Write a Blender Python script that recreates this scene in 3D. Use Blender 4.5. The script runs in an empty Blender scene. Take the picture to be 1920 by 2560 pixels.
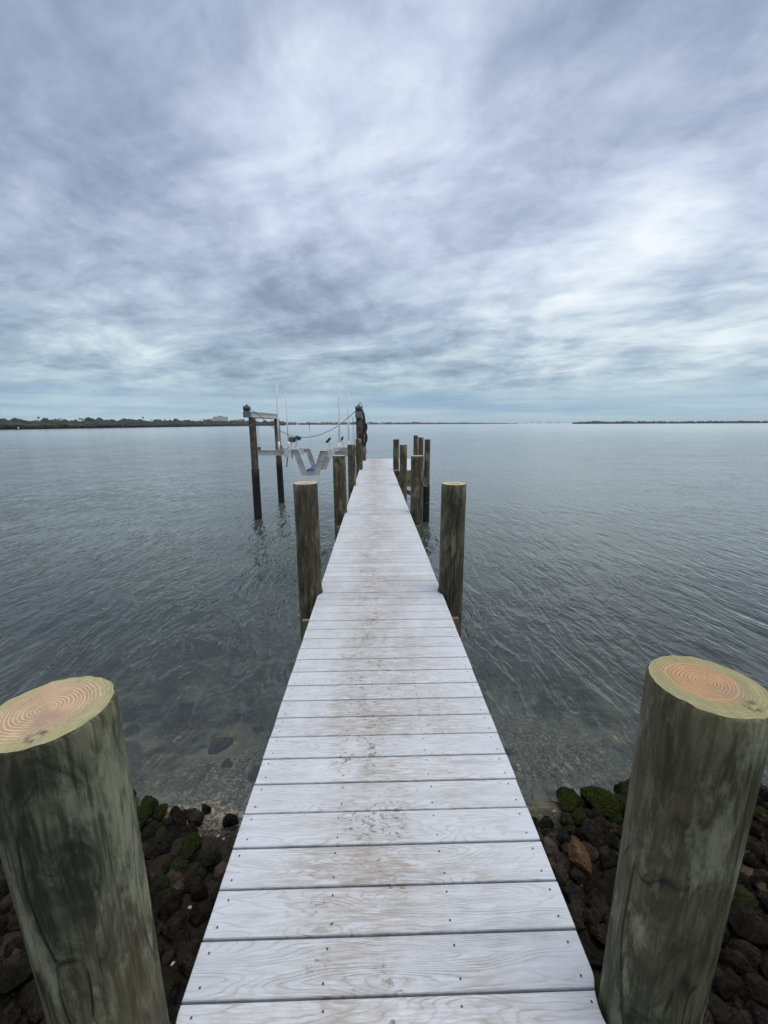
import bpy, bmesh, math, random
from mathutils import Vector, Matrix, noise
R = math.radians
random.seed(7)
scene = bpy.context.scene
C = scene.collection

# ------------------------------------------------------------------ camera
CAM = Vector((-0.0367, 0.0, 1.6184))
yaw, pitch, roll, FPX = 0.02156, 0.21666, -0.00489, 1000.0
F = Vector((math.sin(yaw)*math.cos(pitch), math.cos(yaw)*math.cos(pitch), -math.sin(pitch)))
r0 = F.cross(Vector((0, 0, 1))).normalized(); u0 = r0.cross(F)
rt = math.cos(roll)*r0 + math.sin(roll)*u0
up = -math.sin(roll)*r0 + math.cos(roll)*u0
cd = bpy.data.cameras.new('camera'); cam = bpy.data.objects.new('camera', cd); C.objects.link(cam)
m = Matrix((rt, up, -F)).transposed().to_4x4(); m.translation = CAM
cam.matrix_world = m
cd.sensor_fit = 'VERTICAL'; cd.sensor_height = 36.0; cd.lens = FPX/2560*36.0
cd.clip_start = 0.05; cd.clip_end = 60000
scene.camera = cam

# ------------------------------------------------------------------ node helper
class NT:
    def __init__(s, tree): s.t = tree; s.n = tree.nodes; s.l = tree.links
    def new(s, typ, **kw):
        n = s.n.new(typ)
        for k, v in kw.items(): setattr(n, k, v)
        return n
    def put(s, sock, v):
        if v is None: return
        if isinstance(v, bpy.types.NodeSocket): s.l.new(v, sock)
        else: sock.default_value = v
    def math(s, op, a, b=None, c=None, clamp=False):
        n = s.new('ShaderNodeMath', operation=op, use_clamp=clamp)
        for i, v in enumerate((a, b, c)): s.put(n.inputs[i], v)
        return n.outputs[0]
    def vmath(s, op, a, b=None):
        n = s.new('ShaderNodeVectorMath', operation=op)
        s.put(n.inputs[0], a); s.put(n.inputs[1], b)
        return n.outputs['Value'] if op in ('DOT_PRODUCT', 'LENGTH', 'DISTANCE') else n.outputs[0]
    def noise(s, vec, scale=1.0, detail=4.0, rough=0.5, dist=0.0, out=0, dim='3D'):
        n = s.new('ShaderNodeTexNoise', noise_dimensions=dim)
        s.put(n.inputs['Vector'], vec); s.put(n.inputs['Scale'], scale); s.put(n.inputs['Detail'], detail)
        s.put(n.inputs['Roughness'], rough); s.put(n.inputs['Distortion'], dist)
        return n.outputs[out]
    def voro(s, vec, scale=1.0, feature='F1', out='Distance', rnd=1.0):
        n = s.new('ShaderNodeTexVoronoi', feature=feature)
        s.put(n.inputs['Vector'], vec); s.put(n.inputs['Scale'], scale); s.put(n.inputs['Randomness'], rnd)
        return n.outputs[out]
    def mapv(s, vec, loc=(0, 0, 0), rot=(0, 0, 0), scale=(1, 1, 1)):
        n = s.new('ShaderNodeMapping'); s.put(n.inputs[0], vec)
        n.inputs[1].default_value = loc; n.inputs[2].default_value = rot; n.inputs[3].default_value = scale
        return n.outputs[0]
    def ramp(s, fac, stops, interp='LINEAR'):
        n = s.new('ShaderNodeValToRGB'); cr = n.color_ramp; cr.interpolation = interp
        while len(cr.elements) < len(stops): cr.elements.new(0.5)
        for e, (p, c) in zip(cr.elements, stops):
            e.position = p; e.color = (c, c, c, 1) if not hasattr(c, '__len__') else (*c[:3], 1)
        s.put(n.inputs[0], fac); return n.outputs[0]
    def mix(s, fac, a, b, blend='MIX'):
        n = s.new('ShaderNodeMix', data_type='RGBA', blend_type=blend)
        s.put(n.inputs[0], fac)
        for i, v in ((6, a), (7, b)):
            if isinstance(v, (tuple, list)): v = (*v[:3], 1)
            s.put(n.inputs[i], v)
        return n.outputs[2]
    def sep(s, v):
        n = s.new('ShaderNodeSeparateXYZ'); s.put(n.inputs[0], v); return n.outputs
    def comb(s, x=0.0, y=0.0, z=0.0):
        n = s.new('ShaderNodeCombineXYZ')
        for i, v in enumerate((x, y, z)): s.put(n.inputs[i], v)
        return n.outputs[0]
    def mrange(s, v, a, b, c=0.0, d=1.0, smooth=False):
        n = s.new('ShaderNodeMapRange'); n.interpolation_type = 'SMOOTHSTEP' if smooth else 'LINEAR'
        s.put(n.inputs[0], v)
        for i, q in enumerate((a, b, c, d)): s.put(n.inputs[i+1], q)
        return n.outputs[0]

# ------------------------------------------------------------------ world: overcast sky
SUN_EL, SUN_AZ = R(70), R(100)
w = bpy.data.worlds.new('World'); scene.world = w; w.use_nodes = True
t = NT(w.node_tree); t.n.clear()
sky = t.new('ShaderNodeTexSky', sky_type='NISHITA'); sky.sun_disc = False
sky.sun_elevation = SUN_EL; sky.sun_rotation = SUN_AZ
bg1 = t.new('ShaderNodeBackground'); t.l.new(sky.outputs[0], bg1.inputs[0]); bg1.inputs[1].default_value = 0.08
D = t.new('ShaderNodeTexCoord').outputs['Generated']
D = t.vmath('NORMALIZE', D)
dx, dy, dz = t.sep(D)
h = t.math('ADD', t.math('ABSOLUTE', dz), 0.17)
P = t.comb(t.math('DIVIDE', dx, h), t.math('DIVIDE', dy, h), 0.0)
PA = t.mapv(P, loc=(3.1, 1.7, 0), rot=(0, 0, R(14)), scale=(1.25, 0.95, 1))
warp = t.noise(P, 0.9, 2, 0.5, out=1)
PW = t.vmath('ADD', PA, t.vmath('MULTIPLY', t.vmath('SUBTRACT', warp, (0.5, 0.5, 0.5)), (0.5, 0.35, 0)))
n1 = t.noise(PW, 1.45, 9, 0.58, 0.1)
n2 = t.noise(t.mapv(PW, loc=(8, 3, 2), rot=(0, 0, R(12)), scale=(1.0, 2.3, 1)), 1.5, 8, 0.58, 0.2)
n3 = t.noise(t.mapv(PW, loc=(1, 9, 5), rot=(0, 0, R(-30)), scale=(1.15, 1.35, 1)), 4.4, 7, 0.60, 0.5)
n4 = t.noise(t.mapv(PW, loc=(5, 5, 1), rot=(0, 0, R(8)), scale=(1, 1.9, 1)), 9.0, 6, 0.6, 0.5)
cl = t.math('ADD', t.math('ADD', t.math('MULTIPLY', n1, 0.41), t.math('MULTIPLY', n2, 0.38)), t.math('ADD', t.math('MULTIPLY', n3, 0.15), t.math('MULTIPLY', n4, 0.06)))
cl = t.math('ADD', t.math('MULTIPLY', t.math('SUBTRACT', cl, .5), 1.25), .5)
def blob(az, el, width, gain):
    d = Vector((math.sin(R(az))*math.cos(R(el)), math.cos(R(az))*math.cos(R(el)), math.sin(R(el))))
    dot = t.vmath('DOT_PRODUCT', D, tuple(d))
    return t.math('MULTIPLY', t.mrange(dot, math.cos(R(width)), 1.0, 0, 1, True), gain)
for b in ((-6, 36, 20, .04), (3, 28, 11, .05), (24, 18, 15, .06), (40, 15, 18, .055), (33, 8, 16, .05), (-8, 15, 13, -.07), (-22, 12, 15, -.05),
          (-44, 16, 20, -.05), (-26, 34, 17, -.085), (-45, 34, 18, -.02), (26, 36, 15, -.07), (-30, 6, 13, .09), (-12, 6.5, 9, .05), (12, 12, 8, .03), (44, 26, 12, -.04)):
    cl = t.math('ADD', cl, blob(*b))
col = t.ramp(cl, [(0.30, (.245, .300, .420)), (0.41, (.340, .405, .550)), (0.49, (.445, .515, .665)), (0.57, (.565, .640, .780)), (0.67, (.710, .780, .890)), (0.78, (.86, .91, .96))])
# greener and less violet towards the horizon
low = t.mrange(dz, 0.02, 0.42, 1, 0, True)
teal = t.ramp(cl, [(0.36, (.20, .275, .345)), (0.47, (.300, .410, .490)), (0.55, (.400, .520, .590)), (0.63, (.560, .680, .720)), (0.73, (.72, .82, .85))])
col = t.mix(t.math('MULTIPLY', low, 0.85), col, teal)
strip = t.ramp(t.noise(t.mapv(D, scale=(1.3, 1.3, 22)), 2.2, 4, 0.5), [(0.38, (.285, .425, .560)), (0.62, (.440, .575, .655))])
col = t.mix(t.mrange(dz, 0.045, 0.115, 0.85, 0, True), col, strip)
col = t.mix(t.mrange(dz, 0.0, 0.035, 0.7, 0, True), col, (.43, .565, .640))
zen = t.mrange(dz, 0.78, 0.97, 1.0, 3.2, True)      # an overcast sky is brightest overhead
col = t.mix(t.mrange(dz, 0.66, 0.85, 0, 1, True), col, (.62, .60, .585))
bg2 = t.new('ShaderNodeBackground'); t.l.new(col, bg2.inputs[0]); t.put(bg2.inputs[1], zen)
cover = t.mrange(cl, 0.30, 0.42, 0.93, 1.0)
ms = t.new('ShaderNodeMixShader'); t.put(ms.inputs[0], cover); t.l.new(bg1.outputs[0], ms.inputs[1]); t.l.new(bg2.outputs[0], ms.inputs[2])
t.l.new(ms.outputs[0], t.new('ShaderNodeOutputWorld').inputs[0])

sd = bpy.data.lights.new('sun', 'SUN'); sd.energy = 1.2; sd.angle = R(30); sd.color = (1.0, 0.93, 0.83)
so = bpy.data.objects.new('sun', sd); C.objects.link(so)
sv = Vector((math.sin(SUN_AZ)*math.cos(SUN_EL), math.cos(SUN_AZ)*math.cos(SUN_EL), math.sin(SUN_EL)))
so.rotation_euler = sv.to_track_quat('Z', 'Y').to_euler(); so.location = (0, 0, 30)
vs = scene.view_settings
vs.view_transform = 'Standard'; vs.look = 'None'; vs.exposure = 0.12; vs.gamma = 1.0; vs.use_curve_mapping = False

# ------------------------------------------------------------------ mesh helpers
def tag(o, label=None, cat=None, group=None, kind=None):
    for k, v in (('label', label), ('category', cat), ('group', group), ('kind', kind)):
        if v: o[k] = v
    return o
def obj(name, bm, mat, parent=None, smooth=False):
    me = bpy.data.meshes.new(name); bm.to_mesh(me); bm.free()
    for mm in (mat if isinstance(mat, (list, tuple)) else [mat]): me.materials.append(mm)
    if smooth:
        for p in me.polygons: p.use_smooth = True
    o = bpy.data.objects.new(name, me); C.objects.link(o)
    if parent: o.parent = parent
    return o
def empty(name, label, cat, loc=(0, 0, 0), group=None):
    o = bpy.data.objects.new(name, None); C.objects.link(o); o.location = loc; o.empty_display_size = 0.1
    return tag(o, label, cat, group)
def box(bm, x0, x1, y0, y1, z0, z1, bevel=0.0, mi=0, M=None):
    vs_ = [bm.verts.new((x, y, z)) for x in (x0, x1) for y in (y0, y1) for z in (z0, z1)]
    fs = [bm.faces.new([vs_[i] for i in q]) for q in ((0, 1, 3, 2), (4, 6, 7, 5), (0, 4, 5, 1), (2, 3, 7, 6), (0, 2, 6, 4), (1, 5, 7, 3))]
    for f in fs: f.material_index = mi
    if bevel:
        es = list({e for f in fs for e in f.edges})
        g = bmesh.ops.bevel(bm, geom=es, offset=bevel, segments=2, affect='EDGES')
        vs_ = list({v for f in g['faces'] for v in f.verts} | {v for v in vs_ if v.is_valid})
    if M is not None: bmesh.ops.transform(bm, matrix=M, verts=vs_)
    return vs_
def tube(bm, pts, rad, n=8, cap=True):
    pts = [Vector(p) for p in pts]; rings = []
    prev = None
    for i, p in enumerate(pts):
        d = (pts[min(i+1, len(pts)-1)] - pts[max(i-1, 0)]).normalized()
        a = prev if prev else (Vector((0, 0, 1)) if abs(d.z) < .9 else Vector((1, 0, 0)))
        s_ = d.cross(a).normalized(); u = s_.cross(d).normalized(); prev = u
        rr = rad[i] if hasattr(rad, '__len__') else rad
        rings.append([bm.verts.new(p + rr*(math.cos(2*math.pi*k/n)*s_ + math.sin(2*math.pi*k/n)*u)) for k in range(n)])
    for a, b in zip(rings, rings[1:]):
        for k in range(n): bm.faces.new((a[k], a[(k+1) % n], b[(k+1) % n], b[k]))
    if cap: bm.faces.new(rings[0][::-1]); bm.faces.new(rings[-1])
    return rings
def finish(bm): bmesh.ops.recalc_face_normals(bm, faces=bm.faces)

def mat(name):
    m = bpy.data.materials.new(name); m.use_nodes = True
    t = NT(m.node_tree); b = t.n['Principled BSDF']; return m, t, b
def bump(t, b, height, dist=0.01, strength=1.0):
    n = t.new('ShaderNodeBump'); n.inputs['Strength'].default_value = strength; n.inputs['Distance'].default_value = dist
    t.put(n.inputs['Height'], height); t.l.new(n.outputs[0], b.inputs['Normal']); return n
def objcoord(t): return t.new('ShaderNodeTexCoord').outputs['Object']
def objrand(t): return t.new('ShaderNodeObjectInfo').outputs['Random']

# ------------------------------------------------------------------ materials
def plain(name, c, rough=0.5, metal=0.0, var=0.25, scale=8, bumpd=0.0):
    m, t, b = mat(name); v = t.noise(objcoord(t), scale, 5, 0.6)
    dark = tuple(x*(1-var) for x in c); lite = tuple(min(1, x*(1+var)) for x in c)
    t.put(b.inputs['Base Color'], t.ramp(v, [(.3, dark), (.7, lite)]))
    b.inputs['Metallic'].default_value = metal; t.put(b.inputs['Roughness'], t.mrange(v, .3, .7, rough*.85, min(1, rough*1.15)))
    if bumpd: bump(t, b, t.noise(objcoord(t), scale*4, 4), bumpd)
    return m

# pale composite decking
PITCH = 0.1425; Y0 = 0.8313
m, t, b = mat('composite_board'); M_deck = m
oc = t.new('ShaderNodeNewGeometry').outputs['Position']; x, y, z = t.sep(oc)
q = t.math('DIVIDE', t.math('SUBTRACT', y, Y0-20*PITCH), PITCH)
idx = t.math('FLOOR', q); fy = t.math('SUBTRACT', t.math('FRACT', q), 0.5)
wn = t.new('ShaderNodeTexWhiteNoise', noise_dimensions='1D'); t.put(wn.inputs['W'], idx); rnd = wn.outputs['Value']; rc = wn.outputs['Color']
off = t.math('MULTIPLY', rnd, 57.0)
gv = t.comb(t.math('ADD', t.math('MULTIPLY', x, 1.5), off), t.math('MULTIPLY', fy, 1.5), off)
big = t.noise(gv, 1.0, 1.5, 0.4)
fine = t.noise(t.comb(t.math('ADD', t.math('MULTIPLY', x, 6), off), t.math('MULTIPLY', fy, 5), off), 2.0, 3, 0.5)
ph = t.math('ADD', t.math('ADD', t.math('MULTIPLY', big, 30.0), t.math('MULTIPLY', fy, 5.0)), t.math('MULTIPLY', fine, 1.1))
ln = t.math('ABSOLUTE', t.math('SUBTRACT', t.math('FRACT', ph), 0.5))
lines = t.mrange(ln, 0.0, 0.20, 1, 0, True)
brk = t.noise(t.comb(t.math('ADD', t.math('MULTIPLY', x, 3), off), t.math('MULTIPLY', fy, 1.5), 3.0), 2.0, 4, 0.6)
lines = t.math('MULTIPLY', lines, t.mrange(brk, .35, .62, .15, 1))
fib = t.noise(t.comb(t.math('MULTIPLY', x, 9), t.math('MULTIPLY', y, 260), 1.0), 1.0, 5, 0.65)
# trodden middle: dirt in the embossed grain
cen = t.math('POWER', 2.718, t.math('MULTIPLY', t.math('POWER', t.math('DIVIDE', t.math('ADD', x, 0.04), 0.41), 2), -1.0))
dn = t.noise(t.comb(t.math('MULTIPLY', x, 1.3), t.math('MULTIPLY', y, .7), 4), 3.0, 6, 0.65)
rnd2 = t.sep(rc)[1]
dirt = t.math('MULTIPLY', t.math('MULTIPLY', t.math('ADD', t.math('MULTIPLY', cen, .85), .16), t.mrange(dn, .32, .56, .25, 1)), t.mrange(rnd2, 0, 1, .55, 1.15))
dfi = t.noise(t.comb(t.math('ADD', t.math('MULTIPLY', x, 7), off), t.math('MULTIPLY', y, 75), 7), 1.6, 7, 0.75)
dirt2 = t.math('MULTIPLY', dirt, t.mrange(dfi, .42, .56, 0, 1))
base = t.mix(rnd, (.455, .505, .570), (.510, .555, .615))
base = t.mix(t.math('MULTIPLY', t.mrange(fib, .45, .75), .16), base, (.56, .56, .62))
c1 = t.mix(t.math('MULTIPLY', lines, t.math('ADD', t.math('MULTIPLY', dirt, .52), .32)), base, (.235, .21, .20))
c1 = t.mix(t.math('MULTIPLY', dirt2, .85), c1, (.235, .205, .175))
mott = t.noise(t.comb(t.math('MULTIPLY', x, 4), t.math('MULTIPLY', y, 18), 3.0), 1.3, 6, .7)
c1 = t.mix(t.math('MULTIPLY', t.math('MULTIPLY', dirt, t.mrange(mott, .40, .58, .0, 1)), .50), c1, (.29, .265, .235))
# scuffed footmarks and dark droplets along the middle
cen2 = t.math('POWER', 2.718, t.math('MULTIPLY', t.math('POWER', t.math('DIVIDE', t.math('ADD', x, 0.09), 0.22), 2), -1.0))
wv = t.vmath('ADD', t.comb(x, y, 0.0), t.vmath('MULTIPLY', t.noise(t.comb(x, y, 0.0), 14, 3, .6, out=1), (.09, .09, 0)))
sm = t.mrange(t.math('MULTIPLY', t.noise(t.comb(x, y, 2.0), 5.5, 2, .5), t.math('ADD', t.math('MULTIPLY', cen2, .6), .55)), .53, .62, 0, 1)
scf = t.math('MULTIPLY', sm, t.mrange(t.noise(t.comb(x, t.math('MULTIPLY', y, 1.6), 5.0), 38, 5, .7, .6), .53, .60, 0, 1))
spk = t.math('MULTIPLY', t.mrange(t.voro(wv, 19.0), .06, .15, 1, 0), t.mrange(t.math('MULTIPLY', t.noise(t.comb(x, y, 9), 4.5, 2), t.math('ADD', t.math('MULTIPLY', cen2, .6), .5)), .45, .52, 0, 1))
c1 = t.mix(t.math('MULTIPLY', scf, .8), c1, (.13, .09, .075))
c1 = t.mix(t.math('MULTIPLY', spk, .75), c1, (.09, .07, .065))
t.put(b.inputs['Base Color'], c1); b.inputs['Roughness'].default_value = 0.62; b.inputs['Specular IOR Level'].default_value = 0.35
hh = t.math('SUBTRACT', t.math('MULTIPLY', fib, .35), t.math('MULTIPLY', lines, .8)); bump(t, b, hh, 0.0012)
M_screw = plain('screw_steel', (.05, .05, .055), 0.5, 0.4)

# treated round piling
def pile_mat(name, dark, mid, lite, sc=1.0):
    m, t, b = mat(name); oc = objcoord(t); rr = t.math('MULTIPLY', objrand(t), 40)
    rv = t.comb(rr, t.math('MULTIPLY', rr, 1.7), t.math('MULTIPLY', rr, .3))
    v = t.vmath('ADD', t.mapv(oc, scale=(1, 1, .24)), rv)
    w1 = t.noise(v, 3.0, 2, .5, out=1)
    v2 = t.vmath('ADD', v, t.vmath('MULTIPLY', t.vmath('SUBTRACT', w1, (.5, .5, .5)), (.42, .42, .16)))
    a = t.noise(v2, 17.0*sc, 9, .70, .6)
    gr = t.noise(t.vmath('ADD', t.mapv(oc, scale=(1, 1, .05)), rv), 85, 5, .65, .5)
    chk = t.voro(t.vmath('ADD', t.mapv(v2, scale=(1, 1, .12)), rv), 13, 'DISTANCE_TO_EDGE'); chm = t.noise(v, 6, 3, .6)
    chk = t.math('MULTIPLY', t.mrange(chk, .0, .035, 1, 0), t.mrange(chm, .5, .58, 0, 1))
    lowf = t.noise(t.vmath('ADD', t.mapv(oc, scale=(1, 1, .5)), rv), 3.2, 2, .5)
    knot = t.noise(t.vmath('ADD', t.mapv(oc, scale=(1, 1, .6)), rv), 4.5, 2, .5)
    sw = t.math('ABSOLUTE', t.math('SUBTRACT', t.math('FRACT', t.math('MULTIPLY', t.math('ADD', knot, t.math('MULTIPLY', a, .12)), 13)), .5))
    c = t.ramp(a, [(.38, dark), (.48, mid), (.58, tuple((p+q)/2 for p, q in zip(mid, lite))), (.68, lite)])
    c = t.mix(t.mrange(gr, .42, .56, .7, 0), c, tuple(.45*p for p in dark))
    c = t.mix(t.math('MULTIPLY', t.mrange(sw, 0, .3, 1, 0, True), .10), c, tuple(.6*p for p in dark))
    c = t.mix(t.mrange(lowf, .42, .62, 0, .5), c, t.mix(a, tuple(.8*p for p in dark), (mid[0]*1.35, mid[1]*1.02, mid[2]*.72)))
    c = t.mix(t.math('MULTIPLY', chk, .8), c, tuple(.3*p for p in dark))
    patch = t.noise(t.vmath('ADD', t.mapv(oc, scale=(1, 1, .3)), rv), 7.0, 6, .7)
    c = t.mix(t.mrange(patch, .53, .62, 0, .6), c, tuple(1.35*p for p in lite))
    br = t.noise(t.vmath('ADD', t.mapv(oc, loc=(3, 3, 3), scale=(1, 1, .8)), rv), 7.0, 3, .6)
    c = t.mix(t.mrange(br, .66, .76, 0, .55), c, (.10, .05, .03))
    t.put(b.inputs['Base Color'], c); b.inputs['Roughness'].default_value = .78; b.inputs['Specular IOR Level'].default_value = .3
    hh = t.math('ADD', t.math('SUBTRACT', t.math('MULTIPLY', gr, .9), t.math('MULTIPLY', chk, 1.2)), t.math('MULTIPLY', t.mrange(sw, 0, .3, 0, .15), 1)); bump(t, b, hh, .006)
    return m
M_pile = pile_mat('treated_piling', (.032, .030, .019), (.092, .087, .056), (.20, .19, .13))
M_pile_near = pile_mat('treated_piling_close', (.027, .029, .018), (.098, .104, .064), (.225, .232, .155), 1.15)
M_pile_old = pile_mat('lift_piling', (.045, .038, .028), (.11, .092, .07), (.20, .175, .14))
M_wrap = plain('black_pile_wrap', (.006, .006, .008), .8, var=.3)
def end_mat(name, heart, sap, rim, cx, cy, heart_r=.055):
    m, t, b = mat(name); oc = objcoord(t); x, y, z = t.sep(oc)
    w_ = t.noise(oc, 9, 3, .5, out=1)
    p = t.vmath('ADD', t.vmath('SUBTRACT', t.comb(x, y, 0), (cx, cy, 0)), t.vmath('MULTIPLY', t.vmath('SUBTRACT', w_, (.5, .5, .5)), (.022, .022, 0)))
    r_ = t.vmath('LENGTH', p)
    ring = t.math('FRACT', t.math('ADD', t.math('MULTIPLY', t.math('POWER', r_, .9), 118), t.math('MULTIPLY', t.noise(t.comb(r_, 3.3, cx), 60, 2), 1.6)))
    rl = t.mrange(t.math('ABSOLUTE', t.math('SUBTRACT', ring, .5)), 0.05, .4, 1, 0, True)
    hm = t.mrange(t.math('ADD', r_, t.math('MULTIPLY', t.math('SUBTRACT', t.noise(oc, 18, 6, .7), .5), .085)), heart_r, heart_r+.030, 1, 0, True)
    c = t.mix(t.mrange(t.noise(oc, 30, 5, .65), .35, .65), sap, rim)
    c = t.mix(t.math('MULTIPLY', hm, .9), c, heart)
    c = t.mix(t.math('MULTIPLY', rl, t.math('ADD', t.math('MULTIPLY', t.math('MULTIPLY', hm, t.mrange(t.noise(oc, 16, 5, .7), .36, .56, .2, 1)), .52), .06)), c, (.20, .105, .055))
    ang = t.math('ARCTAN2', y, x)
    crack = t.math('MULTIPLY', t.mrange(t.math('ABSOLUTE', t.math('SUBTRACT', ang, t.math('ADD', .75, t.math('MULTIPLY', t.noise(oc, 25, 2), .3)))), 0, .02, 1, 0), t.mrange(r_, .02, .09, 1, 0))
    c = t.mix(t.math('MULTIPLY', crack, .7), c, (.05, .03, .02))
    st = t.mrange(t.vmath('DISTANCE', oc, (.035, -.075, 0)), .010, .026, 1, 0, True)
    c = t.mix(t.math('MULTIPLY', t.math('MULTIPLY', st, t.mrange(t.noise(oc, 60, 2), .4, .6)), .85), c, (.09, .045, .04))
    pur = t.math('MULTIPLY', t.mrange(t.vmath('DISTANCE', oc, (.02, -.035, 0)), .012, .045, 1, 0, True), t.mrange(t.noise(oc, 26, 3), .35, .6))
    c = t.mix(t.math('MULTIPLY', pur, .6), c, (.34, .22, .21))
    saw = t.noise(t.mapv(oc, rot=(0, 0, .6), scale=(1, .08, 1)), 160, 3, .6)
    c = t.mix(t.mrange(saw, .45, .7, 0, .22), c, (.20, .17, .10))
    c = t.mix(t.mrange(t.noise(oc, 13, 6, .72), .52, .72, 0, .45), c, (.25, .235, .17))
    c = t.mix(t.mrange(t.noise(oc, 75, 4, .7), .60, .72, 0, .5), c, (.17, .145, .09))
    t.put(b.inputs['Base Color'], c); b.inputs['Roughness'].default_value = .85; b.inputs['Specular IOR Level'].default_value = .2
    bump(t, b, t.math('ADD', t.math('ADD', t.noise(oc, 110, 4, .7), saw), rl), .002)
    return m
M_end_l = end_mat('sawn_top_pink', (.56, .42, .29), (.31, .295, .165), (.39, .37, .22), -.010, .006, .070)
M_end_r = end_mat('sawn_top_orange', (.50, .31, .18), (.26, .255, .14), (.33, .32, .18), -.004, .012, .056)
M_end = end_mat('sawn_top', (.52, .42, .28), (.46, .45, .30), (.56, .54, .38), .004, .004)
# sawn lumber
def lumber(name, c, ax):
    m, t, b = mat(name); oc = t.new('ShaderNodeNewGeometry').outputs['Position']
    sc = [14, 14, 14]; sc[ax] = .9
    a = t.noise(t.mapv(oc, scale=sc), 2.0, 5, .6, .6); f = t.noise(t.mapv(oc, scale=[s*4 for s in sc]), 2, 3)
    cc = t.ramp(a, [(.3, tuple(.55*v for v in c)), (.55, c), (.75, tuple(1.3*v for v in c))])
    t.put(b.inputs['Base Color'], cc); b.inputs['Roughness'].default_value = .8; bump(t, b, f, .002); return m
M_lum_x = lumber('treated_lumber', (.20, .185, .12), 0); M_lum_y = lumber('treated_lumber_long', (.19, .18, .12), 1)
M_alu = plain('weathered_aluminium', (.52, .52, .52), .6, .1, .15, 3, .0005)
M_alu2 = plain('aluminium_bright', (.66, .66, .67), .45, .15, .15, 6)
M_galv = plain('galvanised_grey', (.17, .18, .19), .55, .4, .35, 12)
M_motor = plain('dark_motor_paint', (.07, .075, .08), .5, .1, .3, 14)
M_pvc = plain('white_pvc', (.84, .83, .83), .4, 0, .06, 3)
M_blue = plain('blue_carpet', (.018, .065, .20), .9, 0, .3, 30)
M_navy = plain('navy_carpet', (.012, .018, .035), .9, 0, .3, 30)
M_cable = plain('black_cable', (.015, .016, .016), .5)
M_wire = plain('steel_wire', (.22, .22, .22), .4, .7)
M_bolt = plain('bolt_head', (.62, .62, .62), .4, .4)

# ------------------------------------------------------------------ water, ground
WZ = -1.90
def tz(x, y):
    """height of the shore and seabed"""
    if y < 3.0: z = WZ - .03 + (3.0 - y)*.30 + max(0, -y)*.06
    else: z = WZ - .03 - .20*(y-3.0) if y < 6 else WZ - .63 - .07*(y-6)
    s = 1.0 if abs(x) > 1.5 else (abs(x)-.6)/.9
    z += .05*max(0, min(1, s))*(1 if y < 3.3 else .3)
    z += .05*noise.noise(Vector((x*.9, y*.9, 0))) + .02*noise.noise(Vector((x*3.5, y*3.5, 2)))
    return max(z, -5.0)
bm = bmesh.new()
xs = [-9000, -2000, -400, -80, -30, -15] + [-9+.18*i for i in range(101)] + [15, 30, 80, 400, 2000, 9000]
ys = [-9000, -2000, -300, -40, -10, -6] + [-3+.16*i for i in range(91)] + [13, 16, 22, 35, 60, 200, 2000, 14000]
grid = [[bm.verts.new((x, y, tz(x, y) if y > -8 else min(.3, tz(x, -8)))) for x in xs] for y in ys]
for a, b_ in zip(grid, grid[1:]):
    for i in range(len(xs)-1): bm.faces.new((a[i], a[i+1], b_[i+1], b_[i]))
m, t, b = mat('shore_bed'); oc = t.new('ShaderNodeNewGeometry').outputs['Position']
v = t.noise(oc, 1.6, 5, .6); g2 = t.voro(oc, 30, out='Color'); g2s = t.sep(g2)[0]; gd = t.voro(oc, 30)
c = t.ramp(v, [(.38, (.010, .011, .009)), (.48, (.060, .058, .040)), (.57, (.15, .145, .105)), (.70, (.26, .25, .19))])
c = t.mix(t.math('MULTIPLY', t.mrange(g2s, .72, .9, 0, .8), t.mrange(gd, .25, .5, 1, 0)), c, (.34, .30, .23))
c = t.mix(t.mrange(t.noise(oc, 2.6, 3), .56, .66, 0, .8), c, (.022, .026, .014))
sb = t.mrange(t.math('ADD', t.vmath('DISTANCE', oc, (-1.25, 3.2, -2.0)), t.math('MULTIPLY', t.noise(oc, 3.0, 4, .65), 1.1)), .95, 1.75, 1, 0, True)
sc_ = t.ramp(t.sep(t.voro(oc, 42, out='Color'))[1], [(.2, (.10, .10, .085)), (.55, (.20, .195, .165)), (.9, (.42, .39, .33))])
sb2 = t.mrange(t.math('ADD', t.vmath('DISTANCE', oc, (1.9, 4.1, -2.1)), t.math('MULTIPLY', t.noise(oc, 2.2, 5, .7), 1.3)), 1.0, 1.7, .75, 0, True)
c = t.mix(t.math('MULTIPLY', t.math('MAXIMUM', sb, sb2), .85), c, sc_)
yy_ = t.sep(oc)[1]; c = t.mix(t.mrange(yy_, 2.75, 3.0, .93, 0), c, t.ramp(t.noise(oc, 9, 5, .7), [(.35, (.006, .005, .004)), (.65, (.030, .024, .018))]))
t.put(b.inputs['Base Color'], c); b.inputs['Roughness'].default_value = .85; b.inputs['Specular IOR Level'].default_value = .1; bump(t, b, t.noise(oc, 22, 6, .7), .05)
gobj = obj('ground', bm, m); gobj['kind'] = 'structure'
for p in gobj.data.polygons: p.use_smooth = True

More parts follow.
